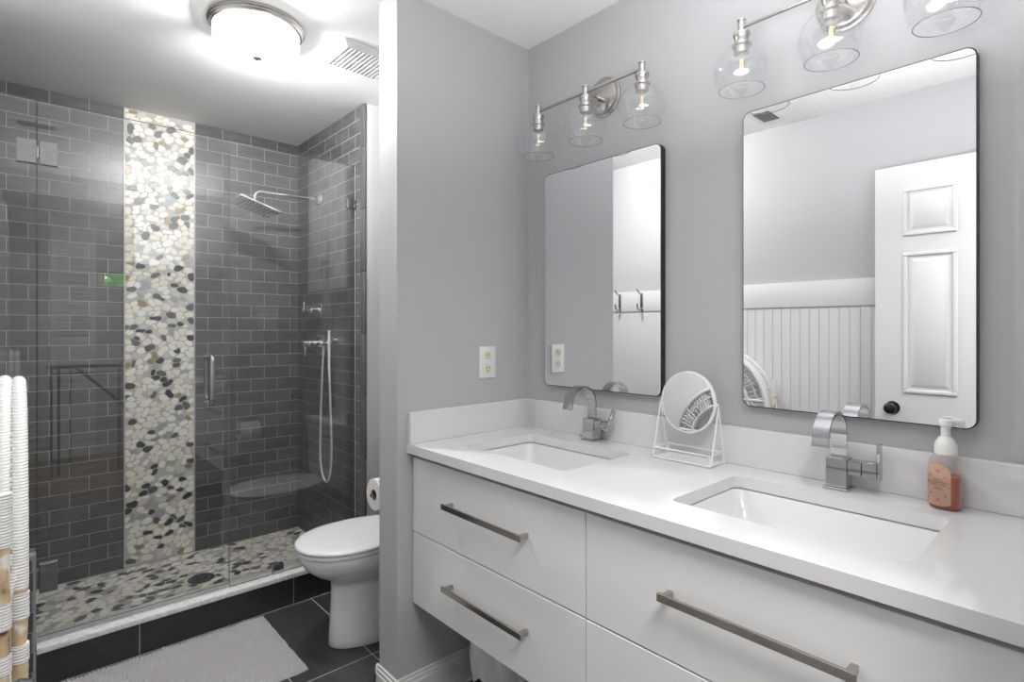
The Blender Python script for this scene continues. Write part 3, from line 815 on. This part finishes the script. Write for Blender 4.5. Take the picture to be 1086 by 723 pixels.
# paper roll and holder on the back of the partition
ry, rz_ = 1.838, 0.690
h = thing('paper_holder', 'chrome toilet paper holder on the back of the grey partition', 'paper holder', (1.10, YEB, rz_))
b = B(); cyl(b, (1.105, 0, rz_), 0.022, YEB+0.0003, YEB+0.010, 24, 'Y', 0.001); obj('flange', b, CHROME, h)
b = B(); tube(b, [(1.105, YEB+0.009, rz_), (1.105, ry-0.012, rz_), (1.102, ry-0.003, rz_), (1.093, ry, rz_), (0.966, ry, rz_)], 0.007, 12); obj('arm', b, CHROME, h)
rl_ = thing('toilet_paper_roll', 'white toilet paper roll hanging on the holder above the toilet', 'toilet paper', (1.032, ry, rz_))
b = B(); lathe(b, [(0.0205, 0.977), (0.056, 0.977), (0.0575, 0.979), (0.0575, 1.085), (0.056, 1.087), (0.0205, 1.087)], (0, ry, rz_), 48, axis='X', close=True); obj('paper', b, PAPER, rl_)
b = B(); lathe(b, [(0.0185, 0.9775), (0.0203, 0.9775), (0.0203, 1.0865), (0.0185, 1.0865)], (0, ry, rz_), 32, axis='X', close=True); obj('core', b, CARD, rl_)
# switch plate on the partition's back
sw = thing('switch_plate', 'white double switch plate behind the partition, reflected in the shower glass', 'light switch', (1.172, YEB, 1.285))
obj('cover_plate', B1(1.113, 1.230, YEB+0.0003, YEB+0.006, 1.285, 1.402, 0.002), PLASTIC, sw)
for x in (1.148, 1.195): obj('toggle', B1(x-0.005, x+0.005, YEB+0.005, YEB+0.016, 1.333, 1.354, 0.002), IVORY, sw)
# cabinet above the toilet (reflected in the glass)
cb = thing('wall_cabinet', 'white two door cabinet above the toilet, reflected in the fixed glass', 'cabinet', (W, 2.15, 1.53))
obj('body', B1(1.40, W-0.0005, 1.86, 2.44, 1.53, 2.36), TRIMW, cb)
for y0, y1, hy in ((1.862, 2.149, 2.125), (2.151, 2.438, 2.175)):
    d = obj('door', B1(1.381, 1.3995, y0, y1, 1.532, 2.358, 0.002), TRIMW, cb)
    b = B(); tube(b, [(1.382, hy, 1.60), (1.36, hy, 1.60), (1.36, hy, 1.70), (1.382, hy, 1.70)], 0.004, 8); obj('handle', b, NICKEL, d)

# ================================================================== SHOWER GLASS
GY0, GY1 = 2.655, 2.664
def pane(b, x0, x1, z0, z1):
    box(b, x0, x1, GY0, GY1, z0, z1)
    b.faces.ensure_lookup_table()
    b.normal_update()
    for f in b.faces:
        if abs(f.normal.y) < 0.5: f.material_index = 1
sd = thing('shower_door', 'clear frameless glass shower door with chrome handle and hinges', 'shower door', (0.38, 2.66, 0.152))
b = B(); pane(b, 0.062, 0.704, 0.170, 2.138); obj('glass_pane', b, [GLASS, GEDGE], sd, None)
b = B(); hz = (0.972, 1.192)
for s, yb in ((-1, GY0), (1, GY1)):
    yo = yb+s*0.045; R = 0.0235
    pts = [(0.628, yb, hz[1]-0.012), (0.628, yb+s*0.012, hz[1]-0.011)]
    pts = [(0.628, yb, hz[1]-0.011)]
    for k in range(0, 7):
        a = PI/2*k/6; pts.append((0.628, yo-s*R+s*R*math.sin(a), hz[1]-0.011-R+R*math.cos(a)))
    for k in range(0, 7):
        a = PI/2*k/6; pts.append((0.628, yo-s*R+s*R*math.cos(a), hz[0]+0.011+R-R*math.sin(a)))
    pts.append((0.628, yb, hz[0]+0.011))
    tube(b, pts, 0.0105, 14)
obj('handle', b, CHROME, sd)
def hinge(z0, z1, left):
    b = B()
    for ya, yb in ((GY0-0.006, GY0-0.0002), (GY1+0.0002, GY1+0.006)):
        box(b, 0.0655, 0.118, ya, yb, z0, z1, 0.0015, 1)
        if left: box(b, 0.003, 0.0575, ya, yb, z0, z1, 0.0015, 1)
        else: box(b, 0.053, 0.064, ya, yb, z0+0.02, z1-0.02, 0.001, 1)
    cyl(b, (0.0605, (GY0+GY1)/2-0.006, 0), 0.0045, z0+0.022, z1-0.022, 12)
    box(b, 0.086, 0.095, GY0-0.0075, GY0-0.005, z0+0.028, z1-0.024, 0.0005, 1)
    return b
SATIN = P('satin_steel', (0.30, 0.30, 0.31), 0.28, metal=0.9)
obj('hinge', hinge(1.902, 1.987, True), SATIN, sd); obj('hinge', hinge(0.330, 0.438, False), SATIN, sd)
fp = thing('glass_partition', 'clear fixed glass panel between shower door and controls wall', 'glass panel', (1.0, 2.66, 0.152), 'fixed shower glass panels')
b = B(); pane(b, 0.709, XR-0.008, 0.1515, 2.141); obj('glass_pane', b, [GLASS, GEDGE], fp, None)
for x0, x1, z0, z1 in ((1.262, XR-0.0045, 1.918, 1.966), (0.894, 0.942, 0.1505, 0.196)):
    b = B(); box(b, x0, x1, GY0-0.006, GY0-0.0002, z0, z1, 0.001, 1); box(b, x0, x1, GY1+0.0002, GY1+0.006, z0, z1, 0.001, 1); obj('clip', b, CHROME, fp)
b = B(); box(b, XR-0.008, XR-0.0045, GY0+0.001, GY1-0.001, 0.1515, 2.141); obj('seal', b, TRANSW, fp)
fl = thing('glass_partition', 'narrow fixed glass panel standing on the low tiled wall', 'glass panel', (-0.03, 2.66, 0.489), 'fixed shower glass panels')
b = B(); pane(b, XL+0.003, 0.056, 0.489, 2.138); obj('glass_pane', b, [GLASS, GEDGE], fl, None)

BRIGHT = P('bright_chrome', (0.86, 0.87, 0.88), 0.10, metal=1.0)
# ---- shower fittings
sh = thing('overhead_shower', 'chrome square rain shower head on a wall arm', 'shower head', (XR, 3.10, 2.045))
b = B(); box(b, XR-0.010, XR-0.0005, 3.075, 3.125, 2.020, 2.070, 0.002); obj('flange', b, BRIGHT, sh)
b = B(); pts = [(XR-0.008, 3.10, 2.044), (1.2, 3.10, 2.042), (0.985, 3.10, 2.036)]
for k in range(1, 7):
    a = PI/2*k/6; pts.append((0.985-0.036*math.sin(a), 3.10, 2.0+0.036*math.cos(a)))
pts.append((0.949, 3.10, 1.972)); tube(b, pts, 0.0095, 14)
lathe(b, [(0.010, 1.985), (0.0165, 1.982), (0.0175, 1.968), (0.012, 1.958)], (0.949, 3.10, 0), 20, 0, True, True); obj('arm', b, BRIGHT, sh)
HT = Matrix.Translation((0.952, 3.10, 1.957)) @ Matrix.Rotation(math.radians(17), 4, 'Y')
b = B(); box(b, -0.105, 0.105, -0.105, 0.105, -0.010, 0.0, 0.002); bmesh.ops.transform(b, matrix=HT, verts=list(b.verts)); hp = obj('head_plate', b, BRIGHT, sh)
b = B()
for i in range(9):
    for j in range(9): cyl(b, ((i-4)*0.021, (j-4)*0.021, 0), 0.0028, -0.0122, -0.0095, 8)
bmesh.ops.transform(b, matrix=HT, verts=list(b.verts)); obj('nozzles', b, P('grey_rubber', (0.42, 0.42, 0.43), 0.6), hp)

v1 = thing('diverter_valve', 'upper chrome shower valve with square plate and short lever', 'shower valve', (XR, 3.11, 1.40), 'chrome shower valves on the tiled side wall')
obj('wall_plate', B1(XR-0.008, XR-0.0005, 3.075, 3.150, 1.368, 1.448, 0.001), BRIGHT, v1)
b = B(); cyl(b, (0, 3.112, 1.408), 0.017, XR-0.055, XR-0.007, 24, 'X', 0.001); cyl(b, (0, 3.112, 1.408), 0.009, XR-0.075, XR-0.054, 20, 'X', 0.001); obj('stem', b, BRIGHT, v1)
b = B(); box(b, XR-0.100, XR-0.072, 3.103, 3.121, 1.398, 1.418, 0.002); box(b, XR-0.096, XR-0.086, 3.108, 3.116, 1.418, 1.452, 0.002); obj('lever', b, BRIGHT, v1)
v2 = thing('mixer_valve', 'lower chrome thermostatic shower mixer with wide barrel', 'shower valve', (XR, 3.08, 1.215), 'chrome shower valves on the tiled side wall')
obj('wall_plate', B1(XR-0.008, XR-0.0005, 3.045, 3.145, 1.150, 1.262, 0.001), BRIGHT, v2)
b = B(); cyl(b, (0, 3.095, 1.215), 0.024, XR-0.075, XR-0.007, 28, 'X', 0.001); obj('barrel', b, BRIGHT, v2)
b = B(); cyl(b, (0, 3.095, 1.215), 0.019, XR-0.105, XR-0.074, 24, 'X', 0.001); obj('dial', b, BRIGHT, v2)
b = B(); box(b, XR-0.098, XR-0.084, 3.090, 3.100, 1.145, 1.200, 0.002); obj('lever', b, BRIGHT, v2)
hs = thing('hand_shower', 'slim white hand shower with looping silver hose', 'hand shower', (XR, 2.90, 1.20))
b = B(); box(b, XR-0.008, XR-0.0005, 2.955, 3.005, 1.175, 1.260, 0.001); cyl(b, (0, 2.98, 1.215), 0.012, XR-0.045, XR-0.007, 20, 'X', 0.001)
tube(b, [(XR-0.035, 2.98, 1.215), (XR-0.035, 2.98, 1.185)], 0.009, 12); obj('hose_outlet', b, BRIGHT, hs)
b = B(); cyl(b, (0, 2.872, 1.235), 0.016, XR-0.030, XR-0.0005, 20, 'X', 0.001); box(b, XR-0.050, XR-0.028, 2.858, 2.886, 1.222, 1.248, 0.002); obj('holder', b, BRIGHT, hs)
b = B(); tube(b, [(XR-0.052, 2.867, 1.292), (XR-0.052, 2.867, 1.10), (XR-0.050, 2.865, 1.02)], [0.0068, 0.0066, 0.006], 14); obj('wand', b, PLASTIC, hs)
b = B(); pts = []
ctrl = [(XR-0.035, 2.98, 1.185), (XR-0.036, 2.995, 1.02), (XR-0.038, 3.008, 0.80), (XR-0.040, 3.010, 0.60), (XR-0.040, 2.985, 0.495), (XR-0.040, 2.930, 0.458), (XR-0.042, 2.878, 0.51), (XR-0.045, 2.852, 0.64), (XR-0.048, 2.855, 0.85), (XR-0.050, 2.865, 1.02)]
C_ = [Vector(c) for c in ctrl]; C_ = [C_[0]]+C_+[C_[-1]]
for i in range(1, len(C_)-2):
    for k in range(8):
        t = k/8; p0, p1, p2, p3 = C_[i-1:i+3]
        pts.append(0.5*((2*p1)+(p2-p0)*t+(2*p0-5*p1+4*p2-p3)*t*t+(3*p1-p0-3*p2+p3)*t**3))
pts.append(C_[-1]); tube(b, pts, 0.0056, 12); obj('hose', b, P('silver_hose', (0.72, 0.72, 0.73), 0.3, metal=0.4), hs)

dr = thing('shower_drain', 'round dark bronze drain in the pebble shower floor', 'drain', (0.684, 3.05, 0.066))
b = B(); lathe(b, [(0.0, 0.0655), (0.040, 0.0655), (0.042, 0.069), (0.056, 0.0685), (0.060, 0.0655)], (0.684, 3.05, 0), 40); obj('cover', b, P('dark_bronze', (0.06, 0.058, 0.058), 0.4, metal=0.7), dr)
b = B()
for k in range(12):
    a = 2*PI*k/12; tube(b, [(0.684+0.014*math.cos(a), 3.05+0.014*math.sin(a), 0.0695), (0.684+0.036*math.cos(a), 3.05+0.036*math.sin(a), 0.0695)], 0.0022, 6)
obj('grate', b, DARK, dr)

# ================================================================== CEILING
lx, ly = 0.676, 2.178
cl = thing('ceiling_light', 'round lit flush ceiling light with clear dome and nickel ring', 'ceiling light', (lx, ly, CZ))
b = B(); lathe(b, [(0.0, CZ-0.0005), (0.166, CZ-0.0005), (0.167, CZ-0.010), (0.163, CZ-0.013), (0.163, CZ-0.017), (0.160, CZ-0.019), (0.157, CZ-0.026), (0.151, CZ-0.028), (0.147, CZ-0.026), (0.147, CZ-0.012), (0.0, CZ-0.011)], (lx, ly, 0), 72); obj('ring', b, NICKEL, cl)
b = B(); pr = [(0.146, CZ-0.022), (0.149, CZ-0.050), (0.147, CZ-0.078), (0.135, CZ-0.098), (0.105, CZ-0.111), (0.065, CZ-0.117), (0.012, CZ-0.120)]
lathe(b, pr, (lx, ly, 0), 72); obj('glass_dome', b, DOME, cl)
b = B(); lathe(b, [(0.0, CZ-0.134), (0.006, CZ-0.133), (0.009, CZ-0.128), (0.017, CZ-0.126), (0.018, CZ-0.120), (0.010, CZ-0.117), (0.004, CZ-0.116), (0.004, CZ-0.110)], (lx, ly, 0), 24); obj('finial', b, NICKEL, cl)
BD = Vector((0.74, -0.67, 0))
for s in (-1, 1):
    c0 = Vector((lx, ly, CZ-0.052))
    b = B(); tube(b, [c0+BD*s*0.115, c0+BD*s*0.078], 0.013, 20); tube(b, [c0+BD*s*0.108, c0+BD*s*0.112+Vector((0, 0, 0.037))], 0.006, 8); so = obj('socket', b, P('pale_socket', (0.6, 0.6, 0.6), 0.4), cl)
    b = B(); tube(b, [c0+BD*s*0.079, c0+BD*s*0.066, c0+BD*s*0.052, c0+BD*s*0.034, c0+BD*s*0.016, c0+BD*s*0.005], [0.010, 0.013, 0.021, 0.026, 0.022, 0.010], 20); obj('bulb', b, BULBE, so)
    so.data.materials

fx0, fx1, fy0, fy1 = 0.950, 1.225, 2.030, 2.272
ef = thing('exhaust_fan', 'white slotted exhaust fan grille on the ceiling beside the lit light', 'exhaust fan', ((fx0+fx1)/2, (fy0+fy1)/2, CZ))
b = B()
ring_loft(b, [rrect(fx0, fx1, fy0, fy1, 0.012, CZ-0.0005), rrect(fx0, fx1, fy0, fy1, 0.012, CZ-0.006), rrect(fx0+0.028, fx1-0.028, fy0+0.028, fy1-0.028, 0.008, CZ-0.020)], True, False)
box(b, fx0+0.028, fx1-0.028, fy0+0.028, fy1-0.028, CZ-0.008, CZ-0.006)
obj('cover', b, PLASTIC, ef)
b = B(); n = 13
for i in range(n):
    x = fx0+0.030+(fx1-fx0-0.060)*i/(n-1)
    box(b, x-0.0048, x+0.0048, fy0+0.028, fy1-0.028, CZ-0.021, CZ-0.012)
box(b, fx0+0.03, fx1-0.03, (fy0+fy1)/2-0.004, (fy0+fy1)/2+0.004, CZ-0.020, CZ-0.013)
obj('slats', b, PLASTIC, ef)
obj('inner_box', B1(fx0+0.03, fx1-0.03, fy0+0.03, fy1-0.03, CZ-0.0095, CZ-0.0085), P('grey_fan_interior', (0.12, 0.12, 0.12), 0.8), ef)
gx0, gx1, gy0, gy1 = -0.045, 0.215, 1.205, 1.335
rg = thing('ceiling_register', 'small white air register on the ceiling, seen in the right mirror', 'air vent', ((gx0+gx1)/2, (gy0+gy1)/2, CZ))
b = B(); 
for a in ((gx0, gx1, gy0, gy0+0.022), (gx0, gx1, gy1-0.022, gy1), (gx0, gx0+0.05, gy0+0.022, gy1-0.022), (gx1-0.05, gx1, gy0+0.022, gy1-0.022)): box(b, *a, CZ-0.008, CZ-0.0005, 0.001, 1)
obj('frame', b, PLASTIC, rg)
obj('duct', B1(gx0+0.05, gx1-0.05, gy0+0.022, gy1-0.022, CZ-0.002, CZ-0.0005), DARK, rg)
b = B()
for i in range(6):
    x = gx0+0.062+i*0.027; box(b, x-0.0015, x+0.0015, gy0+0.022, gy1-0.022, CZ-0.009, CZ-0.002)
obj('louvres', b, P('grey_louvre', (0.25, 0.25, 0.25), 0.5), rg)

# ================================================================== HOOKS on the rail board
def hook(label, y):
    h = thing('robe_hook', label, 'hook', (XL+0.018, y, 1.49), 'hooks on the white rail board')
    x = XL+0.018
    obj('back_strap', B1(x+0.0003, x+0.005, y-0.010, y+0.010, 1.425, 1.545, 0.001), NICKEL, h)
    b = B(); tube(b, [(x+0.004, y, 1.44), (x+0.03, y, 1.425), (x+0.05, y, 1.44), (x+0.055, y, 1.47)], 0.006, 10); obj('prong', b, NICKEL, h); b = B(); tube(b, [(x+0.004, y, 1.535), (x+0.035, y, 1.545), (x+0.055, y, 1.565)], 0.006, 10); obj('prong', b, NICKEL, h)
hook('dark nickel robe hook on the rail board, leftmost of the two in the mirror', 2.373)
hook('dark nickel robe hook on the rail board, rightmost of the two in the mirror', 2.191)

# ================================================================== RATTAN SHELF (étagère) on the left
EY0, EY1 = 1.30, 1.98
ec = (EY0+EY1)/2; er = (EY1-EY0)/2; ez = 0.842
et = thing('rattan_shelf', 'white wrapped rattan shelf stand with arched top and peeling legs beside the bath mat', 'shelf stand', (-0.055, ec, 0))
XFt, XRr = 0.006, -0.104
for x, y in ((XFt, EY0), (XRr, EY0), (XFt, EY1), (XRr, EY1), (-0.017, EY0-0.028)):
    n_ = 24; b = B()
    zt = ez if y != EY0-0.028 else 1.00
    pts = [(x+0.0012*math.sin(k*1.7), y+0.0012*math.cos(k*2.1), zt*k/n_) for k in range(n_+1)]
    rr_ = [0.0105+0.0014*(0.5+0.5*math.sin(k*2.9)) for k in range(n_+1)]
    p = obj('post', (tube(b, pts, rr_, 12), b)[1], RATTAN, et, 60)
    for z0, z1 in ((0.0, 0.03), (0.24, 0.27), (0.47, 0.53), (0.64, 0.675), (0.715, 0.745), (0.79, 0.835), (0.93, 1.02)):
        if z0 > zt: continue
        z1 = min(z1, zt+0.03); m_ = max(3, int((z1-z0)/0.0045)); b = B()
        tube(b, [(x, y, z0+(z1-z0)*k/m_) for k in range(m_+1)], [0.0132+0.0006*(k % 2) for k in range(m_+1)], 12)
        w_ = obj('wrapping', b, WRAP, p, 60); w_['label'] = 'white wrapping'
def hoop(b, x, R, r, n=40, a0=0.0, a1=PI):
    tube(b, [(x, ec-R*math.cos(a0+(a1-a0)*k/n), ez+R*math.sin(a0+(a1-a0)*k/n)) for k in range(n+1)], [r+0.0004*(k % 2) for k in range(n+1)], 10)
b = B(); hoop(b, XFt, er, 0.0125); hoop(b, XFt, er-0.10, 0.009); hoop(b, XFt, er-0.045, 0.004); obj('front_arch', b, WRAP, et, 60)
b = B(); hoop(b, -0.017, er+0.004, 0.0115); obj('middle_arch', b, WRAP, et, 60)
b = B(); hoop(b, XRr, er, 0.0125); hoop(b, XRr, er-0.10, 0.009); obj('rear_arch', b, WRAP, et, 60)
b = B()
for k in range(1, 96):
    a = PI*k/96
    if (k//8) % 2 == 0 or k % 3 == 0:
        tube(b, [(XFt+0.003*(-1)**k, ec-(er-q)*math.cos(a), ez+(er-q)*math.sin(a)) for q in (0.006, 0.045, 0.097)], 0.0034, 6)
obj('wicker_band', b, WRAP, et, 60)
b = B(); ns = 40
for k in range(ns):
    for s in (1, -1):
        a0 = PI*k/ns; a1 = a0+s*PI*2/ns
        if not 0 <= a1 <= PI: continue
        tube(b, [(XFt+(XRr-XFt)*q, ec-(er+0.004)*math.cos(a0+(a1-a0)*q), ez+(er+0.004)*math.sin(a0+(a1-a0)*q)) for q in (0, 0.5, 1)], 0.0030, 6)
for q in (0.25, 0.5, 0.75): hoop(b, XFt+(XRr-XFt)*q, er+0.002, 0.0042)
obj('lattice_top', b, WRAP, et, 60)
for z in (0.90, 0.56, 0.20):
    b = B(); y0, y1 = EY0, EY1
    tube(b, [(XFt, y0, z), (XFt, y1, z), (XRr, y1, z), (XRr, y0, z)], 0.009, 10, closed=True)
    k_ = 0
    y = y0+0.02
    while y < y1: tube(b, [(XFt, y, z+0.003), (XRr, y, z+0.003)], 0.0045, 6); y += 0.018
    sh_ = obj('shelf', b, WRAP, et, 60)
    for pts in [[(x, y_, z-0.10), (x, y_+q, z-0.006)] for x in (XFt, XRr) for y_, q in ((EY0+0.006, 0.084), (EY1-0.006, -0.084))]+[[(XFt, EY0, z-0.005), (-0.02, EY0-0.02, z-0.10)]]:
        b = B(); tube(b, pts, 0.007, 8); obj('brace', b, WRAP, sh_, 60)

# ================================================================== BATH MAT
def matz(x, y):
    row = math.floor(y/0.0125); ph = (row*0.618) % 1.0
    u = x/0.0135+ph+0.25*math.sin(row*1.3+x*40)
    nub = abs(math.sin(PI*u))**0.8*abs(math.sin(PI*y/0.0125))**0.7
    return 0.003+0.0095*nub*(0.75+0.25*math.sin(math.floor(u)*7.1+row*3.7))
rx0, rx1, ry0, ry1 = -0.005, 0.832, 2.075, 2.598
nx, ny = 430, 290
V, F = [], []
for j in range(ny+1):
    for i in range(nx+1):
        x = rx0+(rx1-rx0)*i/nx; y = ry0+(ry1-ry0)*j/ny
        ed = min(i, nx-i, (j)*1.0, (ny-j)*1.0)
        z = matz(x, y)*min(1.0, 0.15+ed/4.0)
        V.append((x+0.0015*math.sin(y*60) if i in (0, nx) else x, y+(0.0015*math.sin(x*70) if j in (0, ny) else 0), z+0.0005))
for j in range(ny):
    for i in range(nx):
        a = j*(nx+1)+i; F.append((a, a+1, a+nx+2, a+nx+1))
nb = len(V)
loop = [i for i in range(nx+1)]+[(j*(nx+1)+nx) for j in range(1, ny+1)]+[ny*(nx+1)+i for i in range(nx-1, -1, -1)]+[j*(nx+1) for j in range(ny-1, 0, -1)]
for i in loop: V.append((V[i][0], V[i][1], 0.0003))
for k in range(len(loop)):
    k2 = (k+1) % len(loop); F.append((loop[k2], loop[k], nb+k, nb+k2))
F.append(tuple(nb+k for k in range(len(loop)))[::-1])
me = bpy.data.meshes.new('bath_mat'); me.from_pydata(V, [], F); me.materials.append(RUG); me.shade_smooth(); me.update()
mo = bpy.data.objects.new('bath_mat', me); COL.objects.link(mo); tag(mo, 'grey ribbed chenille bath mat on the floor along the shower curb', 'bath mat'); rebase(mo, (0.413, 2.336, 0.0))

for o in list(scene.objects):
    if '_org' in o: del o['_org']
